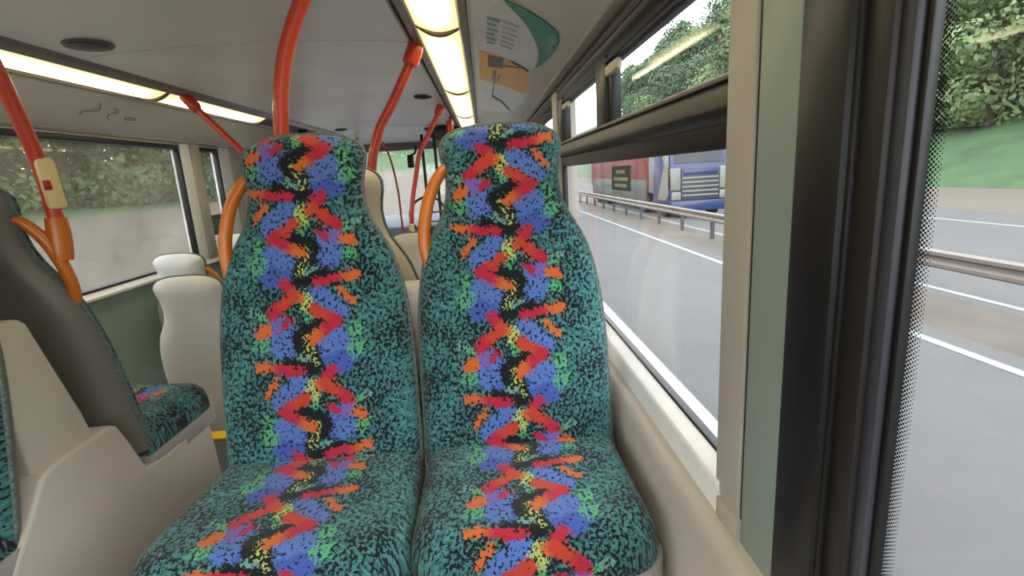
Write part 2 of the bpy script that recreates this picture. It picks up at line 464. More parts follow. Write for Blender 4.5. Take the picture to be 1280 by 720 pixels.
def lamp_strip(side, joints, label):
    sx = (lambda x: x) if side == 'right' else (lambda x: -1.74 - x)
    root = empty('ceiling_light_strip', (sx(-.118), joints[0], .49), label, 'ceiling light')
    def rel(p): return (p[0] - root.location.x, p[1] - root.location.y, p[2] - root.location.z)
    def arc(r0, n=12):     # slightly bulging section from inner to outer lip
        out = []
        for i in range(n + 1):
            t = i / n; x = -.189 + .142 * t; z = .497 - .014 * t - math.sin(math.pi * t) * .018 * r0
            out.append((sx(x), z))
        return out
    for a, c in zip(joints[:-1], joints[1:]):
        bm = bmesh.new(); pr = [(p[0], p[1]) for p in arc(1)]
        pr += [(sx(-.047), .53), (sx(-.189), .53)]
        pr = [(p[0] - root.location.x, p[1] - root.location.z) for p in pr]
        extrude_y(bm, pr, a + .016 - root.location.y, c - .016 - root.location.y)
        mesh_obj('diffuser', bm, M['lamp'], root)
    for y in joints:
        bm = bmesh.new(); pr = arc(1.5) + [(sx(-.047), .53), (sx(-.189), .53)]
        pr = [(p[0] - root.location.x, p[1] - root.location.z) for p in pr]
        extrude_y(bm, pr, y - .017 - root.location.y, y + .017 - root.location.y)
        mesh_obj('joint_ring', bm, M['ring'], root)
    return root
lamp_strip('right', [-.70, .58, 1.87, 3.18, 4.46, 5.57], 'glowing ceiling light strip above the right-hand windows')
lamp_strip('left', [-.70, .46, 1.64, 2.82, 4.02], 'glowing ceiling light strip above the left-hand windows')

# walls -------------------------------------------------------------------------------
def wall_right():
    bm = bmesh.new()      # cream moulding with rounded ledge, under the white sill
    prof = [(.300, -1.30), (.300, -.575), (.303, -.555), (.310, -.543), (.320, -.537), (.345, -.535), (.40, -.535), (.40, -1.30)]
    b = bmesh.new(); extrude_y(b, prof, .535, YF - .1)
    merge(bm, b)
    box(bm, (.30, YB, -1.3), (.40, .535, -.80))
    struct(mesh_obj('wall_right', bm, M['cream'], sharp=50), 'cream moulded wall under the right-hand windows')
wall_right()
bm = bmesh.new(); extrude_y(bm, [(.327, -.538), (.327, -.490), (.330, -.484), (.352, -.468), (.40, -.468), (.40, -.545), (.327, -.545)], .69, YF - .1, .002)
struct(mesh_obj('trim_9', bm, M['white']), 'white window sill along the right-hand windows')
bm = bmesh.new()
box(bm, (XL - .06, YB, -1.5), (XL - .0, YF, -.475)); struct(mesh_obj('wall_left', bm, M['sage']), 'sage green wall under the left-hand windows')
nb = bmesh.new(); extrude_y(nb, [(XL, -.52), (XL + .035, -.515), (XL + .035, -.500), (XL + .004, -.478), (XL - .04, -.476), (XL - .04, -.52)], YB, YF, .003)
struct(mesh_obj('trim_10', nb, M['white']), 'pale ledge under the left-hand windows')
bm = bmesh.new()
for lo_, hi_ in (((XL - .06, YB - .05, -1.5), (XR + .06, YB, -.42)), ((XL - .06, YB - .05, .36), (XR + .06, YB, .62)), ((XL - .06, YB - .05, -.42), (-1.84, YB, .36)), ((.12, YB - .05, -.42), (XR + .06, YB, .36))): box(bm, lo_, hi_)
struct(mesh_obj('wall_back', bm, M['panel'], smooth=False))
w10 = empty('window_10', (-.86, YB, -.42)); w10['kind'] = 'structure'  # unseen rear window, added to let daylight in on the seats from behind
bm = bmesh.new(); box(bm, (-.98, -.03, 0), (.98, -.024, .78)); mesh_obj('pane', bm, M['glass'], w10, smooth=False)
nbox('gasket', (-.98, -.045, -.0), (.98, -.01, .02), M['black'], w10); nbox('gasket', (-.98, -.045, .76), (.98, -.01, .78), M['black'], w10)
# roof edge outside over the windows (keeps the sky out above the coves)
bm = bmesh.new(); box(bm, (.352, YB, .335), (.44, YF, .62)); struct(mesh_obj('wall_right_header', bm, M['black']))
bm = bmesh.new(); box(bm, (XL - .09, YB, .325), (XL + .01, YF, .62)); struct(mesh_obj('wall_left_header', bm, M['panel']))

# right-hand windows ------------------------------------------------------------------
def pane(name, x, y0, y1, z0, z1, m, parent):
    bm = bmesh.new(); box(bm, (x, y0, z0), (x + .005, y1, z1)); return mesh_obj(name, bm, m, parent, smooth=False)

# near window (window_1): deep black surround, dotted edge
w1 = empty('window_1', (XR, .41, -.3)); w1['kind'] = 'structure'
def R1(*p): return (p[0] - w1.location.x, p[1] - w1.location.y, p[2] - w1.location.z)
def wpart(name, lo, hi, m, bev=.003):
    return nbox(name, R1(*lo), R1(*hi), m, w1, bev)
wpart('frame', (.326, .466, -.80), (.366, .542, .345), M['black'], .010)
wpart('frame', (.340, .434, -.80), (.366, .474, .345), M['dark'], .006).name = 'frame_face'
wpart('gasket', (.334, .462, -.80), (.36, .470, .345), M['black'], .004)
wpart('gasket', (.348, .4205, -.80), (.366, .440, .345), M['bluegrey'], .006)
wpart('gasket', (.356, .4135, -.80), (.3665, .422, .345), M['black'], .002)
wpart('sash', (.35, -.9, -.84), (.376, .42, -.80), M['black'], .004)
wpart('frame', (.345, -.95, -.80), (.42, -.88, .345), M['black'], .006)
p = pane('pane', 0, -.9 - .41, .425 - .41, -.5, .645, M['glass'], w1); p.location = (.012, 0, 0)
bm = bmesh.new(); rows = [(.4190, .0016), (.4166, .0015), (.4142, .0013), (.4118, .0011), (.4094, .0009), (.4070, .0007)]
for j, (yy, r) in enumerate(rows):
    k = 0
    zz = -.78
    while zz < .33:
        z = zz + (.0021 if j % 2 else 0)
        vs = [bm.verts.new((XR + .0105 - XR, yy - .41 + r * math.cos(a * math.pi / 3), z + .3 + r * math.sin(a * math.pi / 3))) for a in range(6)]
        bm.faces.new(vs); zz += .0042
mesh_obj('frit_dots', bm, M['frit'], w1, smooth=False)['kind'] = 'stuff'
# green-grey pillar lining and cream jamb
bm = bmesh.new(); extrude_x(bm, [(.540, -.55), (.625, -.55), (.625, .345), (.540, .345)], .331, .376, .006)
struct(mesh_obj('trim_11', bm, mat('pale_green_pillar', (138, 152, 142), .4)), 'pale green lining of the pillar between the near windows')
nbx = nbox('trim_12', (.335, .624, -.55), (.352, .634, .345), M['black'], None, .002); struct(nbx)
bm = bmesh.new(); extrude_x(bm, [(.633, -.520), (.705, -.500), (.705, .345), (.633, .345)], .331, .376, .004)
box(bm, (.325, .626, -.548), (.36, .690, -.505), .004)
struct(mesh_obj('trim_13', bm, M['panel']), 'beige jamb of the opening window')

# main window (window_2) with opening top lights
w2 = empty('window_2', (XR, 1.5, -.47)); w2['kind'] = 'structure'
def P2(p): return (p[0] - XR, p[1] - 1.5, p[2] + .47)
def w2y(name, prof, y0, y1, m, bev=.002):
    bm = bmesh.new(); extrude_y(bm, [(p[0] - XR, p[1] + .47) for p in prof], y0 - 1.5, y1 - 1.5, bev); return mesh_obj(name, bm, m, w2)
def w2b(name, lo, hi, m, bev=.003): return nbox(name, P2(lo), P2(hi), m, w2, bev)
Y0, Y1 = .70, 2.30
w2y('gasket', [(.352, -.476), (.352, -.463), (.37, -.463), (.37, -.476)], Y0, Y1, M['black'])
w2y('transom_rail', [(.335, .060), (.330, .070), (.338, .100), (.346, .108), (.40, .108), (.40, .052), (.345, .052)], Y0, Y1, M['dark'], .003)
w2y('rail_lip', [(.338, .108), (.336, .113), (.342, .117), (.38, .117), (.38, .106)], Y0, Y1, M['grey'], .001)
w2y('lower_rail', [(.350, .016), (.346, .054), (.372, .054), (.372, .016)], Y0, Y1, M['dark'], .002)
w2y('hopper_rail', [(.338, .300), (.334, .312), (.338, .322), (.376, .345), (.376, .262), (.356, .262), (.346, .290)], Y0, Y1, M['black'], .003)
w2y('hopper_track', [(.342, .268), (.338, .276), (.345, .282), (.36, .282), (.36, .268)], Y0, Y1, M['black'], .001)
w2b('mullion', (.340, 1.43, .11), (.374, 1.55, .29), M['black'], .006)
w2b('mullion', (.348, 1.395, .11), (.374, 1.432, .29), M['black'], .004)
w2b('mullion', (.338, 2.18, .11), (.374, 2.30, .29), M['black'], .006)
w2b('hopper_catch', (.336, 1.30, .232), (.352, 1.42, .258), M['shellc'], .006)
w2b('hopper_catch', (.336, 2.04, .236), (.352, 2.17, .258), M['shellc'], .006)
pane('pane', .008, Y0 - 1.5, Y1 - 1.5, 0, .50, M['glass'], w2)
pane('top_light', .016, Y0 - 1.5, 1.44 - 1.5, .57, .74, M['glass'], w2)
pane('top_light', .010, 1.50 - 1.5, Y1 - 1.5, .57, .74, M['glass'], w2)
w2b('side_gasket', (.350, 2.285, -.47), (.37, 2.31, .05), M['black'], .003)
# pillars and the windows further on
for i, (a, c) in enumerate(((2.31, 2.46), (3.95, 4.10), (5.5, 5.65))):
    bm = bmesh.new(); box(bm, (.335, a, -.48), (.42, c, .345), .006)
    struct(mesh_obj('trim_%d' % (14 + i), bm, M['panel']), 'cream pillar between the right-hand windows')
for i, (a, c) in enumerate(((2.46, 3.95), (4.10, 5.5))):
    w = empty('window_%d' % (3 + i), (XR, (a + c) / 2, -.47)); w['kind'] = 'structure'; yc = (a + c) / 2
    for prof, nm, mm in (([(.335, .060), (.330, .070), (.338, .100), (.346, .113), (.40, .113), (.40, .022), (.345, .022)], 'transom_rail', 'dark'),
                         ([(.338, .300), (.334, .312), (.338, .322), (.376, .345), (.376, .262), (.356, .262), (.346, .290)], 'hopper_rail', 'dark'),
                         ([(.352, -.476), (.352, -.463), (.37, -.463), (.37, -.476)], 'gasket', 'black')):
        bm = bmesh.new(); extrude_y(bm, [(p[0] - XR, p[1] + .47) for p in prof], a - yc, c - yc, .002); mesh_obj(nm, bm, M[mm], w)
    pane('pane', .008, a - yc, c - yc, 0, .51, M['glass'], w); pane('top_light', .012, a - yc, c - yc, .57, .74, M['glass'], w)
    nbox('mullion', (-.02, -.05, .58), (.03, .05, .76), M['black'], w)

# left-hand windows
lw = [(-1.2, 1.55), (1.70, 3.77), (3.98, 4.30), (4.62, 6.0)]
for i, (a, c) in enumerate(lw):
    yc = (a + c) / 2
    w = empty('window_%d' % (5 + i), (XL, yc, -.475)); w['kind'] = 'structure'
    pane('pane', -.030, a - yc, c - yc, 0, .80, M['glassd'], w)
    for nm, lo, hi in (('gasket', (-.035, a - yc, -.004), (.004, c - yc, .012)), ('gasket', (-.035, a - yc, .770), (.004, c - yc, .80)),
                       ('gasket', (-.035, c - yc - .018, 0), (.004, c - yc, .79)), ('gasket', (-.035, a - yc, 0), (.004, a - yc + .02, .79))):
        nbox(nm, lo, hi, M['black'], w, .003)
for i, (a, c) in enumerate(((1.55, 1.70), (3.77, 3.98), (4.30, 4.62), (6.0, 6.3))):
    bm = bmesh.new(); box(bm, (XL - .06, a, -.478), (XL + .014, c, .34), .006)
    o = struct(mesh_obj('trim_%d' % (17 + i), bm, M['white']), 'white pillar between the left-hand windows')
    nbox('pillar_cover', (XL + .012, a + (c - a) * .5, -.476), (XL + .03, c, .34), M['panel'], o, .005)

# ------------------------------------------------------------------ windscreen end of the bus
w9 = empty('window_9', (-.87, YF, -.5)); w9['kind'] = 'structure'
bm = bmesh.new(); box(bm, (-1.10, 0, 0), (1.10, .006, .86)); mesh_obj('windscreen_pane', bm, M['glass'], w9, smooth=False)
nbox('frame', (-1.25, -.03, .845), (1.25, .05, .935), M['shell'], w9, .01)
nbox('frame', (-1.25, -.03, -.10), (1.25, .05, .02), M['ldark'], w9, .01)
for x in (-1.2, 1.12): nbox('frame_post', (x - .08, -.03, 0), (x + .08, .05, .86), M['ldark'], w9, .01)
struct(nbox('wall_front', (XL - .06, YF, -1.5), (XR + .06, YF + .06, -.59), M['ldark']))
bm = bmesh.new(); extrude_x(bm, [(YF - .75, .545), (YF, .425), (YF + .08, .425), (YF + .08, .64), (YF - .75, .64)], XL, XR)
struct(mesh_obj('trim_22', bm, M['ceil']), 'sloping ceiling panel above the windscreen')
# destination gear housing over the driver
o = empty('destination_housing', (-.22, 5.75, .44), 'grey housing hanging from the ceiling above the windscreen', 'housing')
bm = bmesh.new(); extrude_y(bm, [(-.34, .0), (-.30, .08), (.28, .08), (.28, -.06), (-.22, -.06)], -.1, .3, .015); mesh_obj('body', bm, M['lgrey'], o)
nbox('cover', (-.36, -.14, .05), (.25, -.09, .08), M['ldark'], o, .01)
# driver's cab partition
o = empty('driver_partition', (-.15, 5.2, -1.42), "driver's cab screen with thin black posts and steel rails", 'partition')
for x in (-.42, -.30, .10): nbox('post', (x - .014, -.014, 0), (x + .014, .014, 1.84), M['black'], o, .004)
nbox('lower_panel', (-.42, -.012, 0), (.44, .012, .95), M['lgrey'], o, .004)
bm = bmesh.new(); box(bm, (-.40, -.003, .96), (.42, .003, 1.78)); mesh_obj('screen', bm, M['glass'], o, smooth=False)
for z in (1.0, 1.09): 
    bm = bmesh.new(); tube(bm, [(-.44, -.03, z), (.2, -.03, z + .02)], .011); mesh_obj('rail', bm, M['chrome'], o)
o = empty('dashboard', (-.9, 6.05, -1.42), 'grey dashboard under the windscreen', 'dashboard')
bm = bmesh.new(); extrude_x(bm, [(-.25, 0), (-.25, .78), (-.15, .90), (.28, 1.02), (.28, 0)], -1.0, 1.0, .03); mesh_obj('body', bm, mat('blue_grey_dash', (104, 114, 134), .6), o)
bm = bmesh.new(); tube(bm, [(.2, -.1, .95), (.2, -.2, 1.02)], .03)
mesh_obj('steering_column', bm, M['ldark'], o)
bm = bmesh.new(); ring = [(.25 + .2 * math.cos(k * math.pi / 12), -.21 + .07 * math.sin(k * math.pi / 12), 1.03 + .19 * math.sin(k * math.pi / 12)) for k in range(25)]
tube(bm, ring, .014); mesh_obj('steering_wheel', bm, M['ldark'], o)
o = empty('rear_view_mirror', (-.835, YF - .10, .345), "small black driver's mirror hanging in front of the windscreen", 'mirror')
nbox('mirror_head', (-.04, -.02, -.21), (.035, .012, -.06), M['black'], o, .012)
bm = bmesh.new(); tube(bm, smooth_path([(0, 0, -.07), (.05, -.01, -.05), (.07, .01, .0), (.06, .06, .03), (.06, .09, .03)]), .013); mesh_obj('arm', bm, M['black'], o)
o = empty('windscreen_wiper', (-.55, YF - .0, -.45), 'thin black wiper slanting across the windscreen', 'wiper')
bm = bmesh.new(); tube(bm, [(-.22, .022, .05), (.02, .022, .34)], .008); mesh_obj('blade', bm, M['black'], o)
bm = bmesh.new(); tube(bm, [(-.10, .034, .0), (-.1, .030, .195)], .007); mesh_obj('arm', bm, M['black'], o)
# front nearside bulkhead
o = struct(nbox('trim_21', (-2.06, 5.0, -1.42), (-1.86, 5.2, .52), M['shellc'], None, .02), 'cream post by the front door')
bm = bmesh.new(); sheet(bm, [(-1.86, 5.1, .52), (-1.60, 5.1, .52), (-1.72, 5.1, .40), (-1.80, 5.1, .2), (-1.86, 5.1, .1)], (0, 1, 0), .02)
mesh_obj('gusset', bm, M['ldark'], o)

# ------------------------------------------------------------------ ceiling fittings
def ceiling_disc(name, x, y, z, r, label, cat, mm):
    o = empty(name, (x, y, z), label, cat)
    bm = bmesh.new(); disc_lathe(bm, [(.2 * r, .004), (r * .95, .004), (r, 0), (r, -.006), (r * .93, -.012), (r * .86, -.010)], (0, 0, 0)); mesh_obj('rim', bm, mm, o)
    bm = bmesh.new(); disc_lathe(bm, [(r * .87, -.004), (r * .84, -.013), (r * .5, -.018), (r * .1, -.020)], (0, 0, 0)); mesh_obj('grille', bm, M['ldark'], o)
ceiling_disc('ceiling_speaker', -1.365, 2.04, .539, .078, 'round dark ceiling speaker by the left-hand light strip', 'speaker', mat('brown_speaker_rim', (112, 98, 90), .4))
ceiling_disc('ceiling_speaker', -.36, 3.62, .536, .062, 'small round ceiling speaker by the right-hand light strip', 'speaker', M['ldark'])
ceiling_disc('ceiling_speaker', -1.40, 5.45, .535, .065, 'farthest ceiling speaker over the front left seats', 'speaker', M['ldark'])

# poster on the right-hand cove (a curved printed card)
def CV(x, y, d=.0025):
    z = .474 - (x + .014) * .3822
    return Vector((x - d * .357, y, z - d * .934))
po = empty('poster', CV(.10, 2.0, 0), 'white and teal poster with a yellow band on the sloping cove', 'poster')
def card(name, pts, d, m):
    bm = bmesh.new(); sheet(bm, [CV(a, b, d) - po.location for a, b in pts], (-.357, 0, -.934), .0012); return mesh_obj(name, bm, m, po, smooth=False)
PW = mat('poster_white', (214, 212, 210), .3); PT = mat('poster_teal', (22, 138, 112), .35); PYL = mat('poster_yellow', (226, 166, 8), .35); PG = mat('poster_grey_box', (86, 76, 76), .4)
PN = mat('poster_green_print', (120, 160, 146), .4)
def arcpts(pts): return [(p[0], p[1]) for p in smooth_path([(a, b, 0) for a, b in pts], 6)]
inner = arcpts([(.0, 1.36), (.05, 1.40), (.09, 1.455), (.124, 1.513), (.158, 1.591), (.194, 1.722), (.216, 1.86), (.222, 2.03), (.215, 2.15)])
card('card', [(.0, 1.34)] + inner + [(.235, 2.33), (.252, 2.65), (.245, 3.0), (.20, 3.5), (.10, 3.75), (.0, 3.85)], .0006, PW)
outer = arcpts([(.086, 1.435), (.139, 1.447), (.199, 1.493), (.240, 1.556), (.254, 1.66), (.250, 1.83), (.236, 1.98), (.224, 2.04)])
card('teal_crescent', outer + [p for p in inner[::-1] if .085 < p[0] and p[1] < 2.02], .0021, PT)
card('teal_notch', [(.214, 1.62), (.232, 1.56), (.247, 1.61), (.240, 1.68), (.250, 1.72), (.242, 1.80), (.226, 1.76), (.230, 1.69)], .0036, PN)
card('yellow_band', [(.018, 2.08), (.05, 2.069), (.115, 2.06), (.204, 2.142), (.225, 2.309), (.245, 2.62), (.20, 2.66), (.169, 2.632), (.018, 2.67)], .0021, PYL)
card('grey_box', [(.051, 2.101), (.109, 2.069), (.113, 2.239), (.053, 2.31)], .0036, PG)
for k in range(6):
    a, h = 1.63 + .055 * k, (.036, .028, .034, .024, .032, .026)[k]
    card('green_line', [(.044, a), (.044 + h, a - .012), (.045 + h, a + .014), (.045, a + .026)], .0021, PN)
    card('green_line', [(.090, a - .02), (.118 + h * .5, a - .02), (.118 + h * .5, a + .0), (.090, a + .0)], .0021, mat('poster_faint_print', (176, 178, 176), .4))
for q in ([(.113, 2.18), (.171, 2.12), (.175, 2.135), (.116, 2.20)], [(.135, 2.065), (.208, 2.13), (.206, 2.155), (.133, 2.08)], [(.083, 2.33), (.088, 2.33), (.086, 3.10), (.081, 3.10)],
          [(.086, 3.05), (.14, 3.13), (.20, 3.38), (.19, 3.42), (.132, 3.18), (.084, 3.10)], [(.075, 2.36), (.079, 2.36), (.079, 2.56), (.075, 2.56)], [(.10, 2.40), (.104, 2.40), (.104, 2.55), (.10, 2.55)]):
    card('drawn_line', q, .0036, PG)
# scratches scribbled on the left cove
sc = empty('scribble', (-1.88, 2.78, .405), 'dark scribbled graffiti on the left cove above the window', 'graffiti')
def CL(x, y): return Vector((x + .0025, y, .474 + (x + 1.726) * .3822 - .003)) - sc.location
for pts in ([(-1.925, 2.9), (-1.90, 2.86), (-1.87, 2.84), (-1.84, 2.86), (-1.82, 2.80)], [(-1.92, 2.70), (-1.89, 2.68), (-1.86, 2.74), (-1.83, 2.72), (-1.80, 2.68)],
            [(-1.90, 3.0), (-1.885, 2.97), (-1.875, 3.03), (-1.89, 3.05), (-1.90, 3.0)]):
    bm = bmesh.new(); tube(bm, [CL(*p) for p in smooth_path([(a, b, 0) for a, b in pts]) for p in [(p[0], p[1])]], .0016, 6); mesh_obj('stroke', bm, M['grime'], sc)

# window notices
o = empty('window_notice', (XL - .022, 4.12, -.25), 'green notice stuck on the narrow left-hand window', 'notice')
nbox('sheet', (-.002, -.135, -.078), (0, .135, .075), M['notice'], o, 0)
for z in (.03, 0, -.03): nbox('print', (0, -.08, z - .006), (.0006, .08, z + .006), mat('faint_print', (92, 132, 122), .5), o, 0)
o = empty('window_notice', (XR + .006, 1.385, -.031), 'dark green notice with pale lettering on the right-hand window pane', 'notice')
nbox('sheet', (0, -.095, -.031), (.0015, .095, .033), M['notice2'], o, 0)
for z, a in ((.018, .045), (-.001, .072), (-.018, .06)): nbox('print', (-.0006, -a, z - .0045), (0, a, z + .0045), M['pale'], o, 0)

# ------------------------------------------------------------------ bus seats
TAB = [(-.06, .229), (.0, .231), (.1, .231), (.2, .230), (.27, .228), (.33, .223), (.385, .215), (.43, .204), (.47, .190), (.505, .170), (.54, .150), (.575, .138),
       (.615, .1335), (.65, .138), (.68, .1455), (.70, .146), (.715, .141), (.728, .128), (.738, .108), (.745, .080), (.749, .045), (.750, .004)]
def hw(z):
    for (a, wa), (c, wc) in zip(TAB[:-1], TAB[1:]):
        if a <= z <= c:
            t = (z - a) / (c - a); return wa + (wc - wa) * t
    return TAB[-1][1]
def lean(z): return .2 * z
ZS = [-.06, -.03, 0, .03, .06, .1, .14, .18, .22, .26, .3, .33, .36, .39, .42, .45, .475, .5, .52, .54, .56, .58, .6, .62, .64, .66, .675, .69, .70, .71, .718, .726, .733, .739, .744, .747, .749, .750]
OUT = [(hw(z), z) for z in ZS] + [(-hw(z), z) for z in ZS[::-1]]
def odist(x, z):
    best = 9
    for (x0, z0), (x1, z1) in zip(OUT[:-1], OUT[1:]):
        dx, dz = x1 - x0, z1 - z0; L = dx * dx + dz * dz
        t = 0 if L == 0 else max(0, min(1, ((x - x0) * dx + (z - z0) * dz) / L))
        best = min(best, math.hypot(x - x0 - t * dx, z - z0 - t * dz))
    return best
SX = [-1, -.985, -.96, -.92, -.86, -.78, -.68, -.56, -.44, -.32, -.2, -.08, .08, .2, .32, .44, .56, .68, .78, .86, .92, .96, .985, 1]
def quarter(d, R, T):
    t = min(1, d / R); return T * math.sqrt(max(0, 1 - (1 - t) ** 2))
def back_mesh(front, v0):
    bm = bmesh.new(); uvl = bm.loops.layers.uv.new('UVMap'); rows = []; uvm = {}
    for z in ZS:
        row = []
        for s in SX:
            x = s * hw(z); d = odist(x, z)
            if front:
                yy = lean(z) - quarter(d, .040, .045) - .010 * (1 - s * s) - .014 * math.exp(-((z - .16) / .12) ** 2) * (1 - s * s)
            else:
                yy = lean(z) + quarter(d, .10, .060)
            v = bm.verts.new((x, yy, z)); uvm[v] = (x, v0 - z * 1.01); row.append(v)
        rows.append(row)
    for i in range(len(rows) - 1):
        for k in range(len(SX) - 1):
            f = bm.faces.new((rows[i][k], rows[i][k + 1], rows[i + 1][k + 1], rows[i + 1][k]))
            for l in f.loops: l[uvl].uv = uvm[l.vert]
    if not front:
        bm.faces.new(rows[0])
    return bm
def cushion_mesh(wb, wf, xoff, v0, depth=.405):
    """padded squab; back edge at y=0, front at -depth; half widths wb (back) to wf"""
    bm = bmesh.new(); uvl = bm.loops.layers.uv.new('UVMap'); uvm = {}
    def hwd(t):     # t metres from the back
        w0 = wb + (wf - wb) * min(1, t / (depth * .62))
        r = .085
        if t > depth - r:
            k = (t - (depth - r)) / r; w0 = w0 - r + r * math.sqrt(max(0, 1 - k * k))
        return w0
    ts = [q * depth / .455 for q in (0, .015, .03, .05, .08, .12, .16, .2, .24, .28, .31, .34, .36, .375, .39, .40, .41, .42, .43, .437, .444, .449, .453, .455)]
    outl = [(hwd(t), t) for t in ts]; outl = outl + [(-a, t) for a, t in outl[::-1]] 
    def od(x, t):
        best = 9
        for (x0, z0), (x1, z1) in zip(outl[:-1], outl[1:]):
            dx, dz = x1 - x0, z1 - z0; L = dx * dx + dz * dz
            q = 0 if L == 0 else max(0, min(1, ((x - x0) * dx + (t - z0) * dz) / L))
            best = min(best, math.hypot(x - x0 - q * dx, t - z0 - q * dz))
        return best
    rows = []
    for t in ts:
        row = []
        for s in SX:
            x = s * hwd(t); d = od(x, t)
            z = -.075 + quarter(d, .055, .075) + .004 * (1 - s * s) * min(1, t / .1) + .012 * (t / depth) ** 2
            v = bm.verts.new((x + xoff, -t, z)); uvm[v] = (x, v0 + t * .90 + .8 * (.075 - quarter(depth - t, .055, .075))); row.append(v)
        rows.append(row)
    for i in range(len(rows) - 1):
        for k in range(len(SX) - 1):
            f = bm.faces.new((rows[i][k], rows[i][k + 1], rows[i + 1][k + 1], rows[i + 1][k]))
            for l in f.loops: l[uvl].uv = uvm[l.vert]
    # close underside
    edge = [r[0] for r in rows] + rows[-1][1:-1] + [r[-1] for r in rows[::-1]] + rows[0][1:-1][::-1]
    low = [bm.verts.new(v.co + Vector((0, 0, -.02))) for v in edge]
    for i in range(len(edge)):
        j = (i + 1) % len(edge); f = bm.faces.new((edge[i], edge[j], low[j], low[i]))
        for l in f.loops:
            q = l.vert if l.vert in uvm else edge[low.index(l.vert)]
            l[uvl].uv = (uvm[q][0], uvm[q][1] + (0 if q is l.vert else .02))
    return bm
def tube_outline(sc_=1.0, r=.006):
    pts = [Vector((hw(z), lean(z) - .001, z)) for z in ZS] + [Vector((-hw(z), lean(z) - .001, z)) for z in ZS[::-1]]
    bm = bmesh.new(); tube(bm, pts, r, 8); return bm
def pan_mesh(wb, wf, xoff, depth=.415):
    bm = bmesh.new(); n = 8; r = .09
    outl = [(wb, 0.0), (wf, depth * .6)]
    for k in range(n + 1):
        a = k / n * math.pi / 2; outl.append((wf - r + r * math.cos(a), depth - r + r * math.sin(a)))
    outl = outl + [(-a, t) for a, t in outl[::-1]]
    top = [bm.verts.new((x + xoff, -t, -.083)) for x, t in outl]; mid = [bm.verts.new((x + xoff, -t, -.135)) for x, t in outl]
    low = [bm.verts.new((x * .86 + xoff, -t * .93, -.175)) for x, t in outl]
    m_ = len(outl)
    for a, c in ((top, mid), (mid, low)):
        for i in range(m_): bm.faces.new((a[i], a[(i + 1) % m_], c[(i + 1) % m_], c[i]))
    bm.faces.new(top); bm.faces.new(low[::-1]); return bm
HND = [(-.126, .130, .655), (-.150, .122, .640), (-.178, .108, .592), (-.196, .098, .530), (-.201, .090, .475), (-.194, .082, .425), (-.176, .078, .395)]
def make_seat(name, loc, rz, label, vb=.31, vc=-.14, cush=(.228, .232, .004), shell='shell', handle=True, group=None, cats='seat'):
    root = empty(name, loc, label, cats, group, rz)
    mesh_obj('backrest', back_mesh(True, vb), M['moq'], root, sharp=180)
    mesh_obj('backrest_shell', back_mesh(False, 0), M[shell], root, sharp=60)
    mesh_obj('piping', tube_outline(), M['pipe'], root)
    mesh_obj('cushion', cushion_mesh(*cush, vc), M['moq'], root, sharp=180)
    mesh_obj('seat_pan', pan_mesh(cush[0] + .006, cush[1] + .008, cush[2]), M['shellp'] if shell != 'shell' else mat('seat_pan_plastic', (172, 170, 168), .45), root)
    if handle:
        bm = bmesh.new(); pth = smooth_path(HND, 6); n = len(pth)
        tube(bm, pth, [.0125 + .003 * math.sin(math.pi * i / (n - 1)) for i in range(n)], 12); mesh_obj('grab_handle', bm, M['handle'], root)
    return root
def copy_tree(o, parent=None):
    c = o.copy(); COL.objects.link(c)
    if parent: c.parent = parent
    for ch in o.children: copy_tree(ch, c)
    return c

make_seat('bus_seat', (.046, 1.17, -.63), 0, 'patterned teal seat by the right-hand window, facing the camera', .31, -.14, (.236, .236, .002))
make_seat('bus_seat', (-.432, 1.17, -.63), 0, 'patterned teal seat on the aisle side, left of the facing pair', .42, -.18, (.240, .256, -.004))
SG = 'forward-facing seats seen from behind'
# seats back to back with them, and the pair across the aisle
fw = make_seat('bus_seat', (-1.30, 1.47, -.69), math.pi, 'large grey seat back across the aisle, orange handle on its shoulder', .31, -.14, (.228, .235, 0))
def seat_copy(src, loc, rz, label, shell=None, handle=True):
    c = copy_tree(src); c.location = loc; c.rotation_euler = (0, 0, rz); c['label'] = label
    if shell:
        for ch in list(c.children):
            if not handle and ch.name.startswith('grab_handle'): bpy.data.objects.remove(ch); continue
            if ch.name.startswith('backrest_shell'):
                ch.data = ch.data.copy(); ch.data.materials[0] = M[shell]
    return c
seat_copy(fw, (-1.80, 1.47, -.69), math.pi, 'grey-backed seat next to the left-hand window, just beyond the wheel box')
seat_copy(fw, (-1.30, 1.045, -.65), 0, 'dark patterned seat cut off by the left edge, grey shell behind it')
seat_copy(fw, (-.432, 1.62, -.70), math.pi, 'cream seat back showing between the two facing seats', 'shellc', False)
seat_copy(fw, (.046, 1.62, -.70), math.pi, 'seat back hidden behind the right-hand facing seat', 'shellc')
seat_copy(fw, (-1.33, 2.42, -1.10), math.pi, 'pale seat back low down across the aisle, nearer of the two', 'shellp')
seat_copy(fw, (-1.82, 3.22, -1.09), math.pi, 'pale seat back just behind the nearer low one, by the window', 'shellp')
seat_copy(fw, (-1.82, 4.02, -1.06), math.pi, 'pale seat back half hidden behind the left facing seat', 'shellp')
seat_copy(fw, (-.555, 3.93, -1.13), math.pi, 'far cream headrest visible in the gap between the facing seats', 'shellc', False)

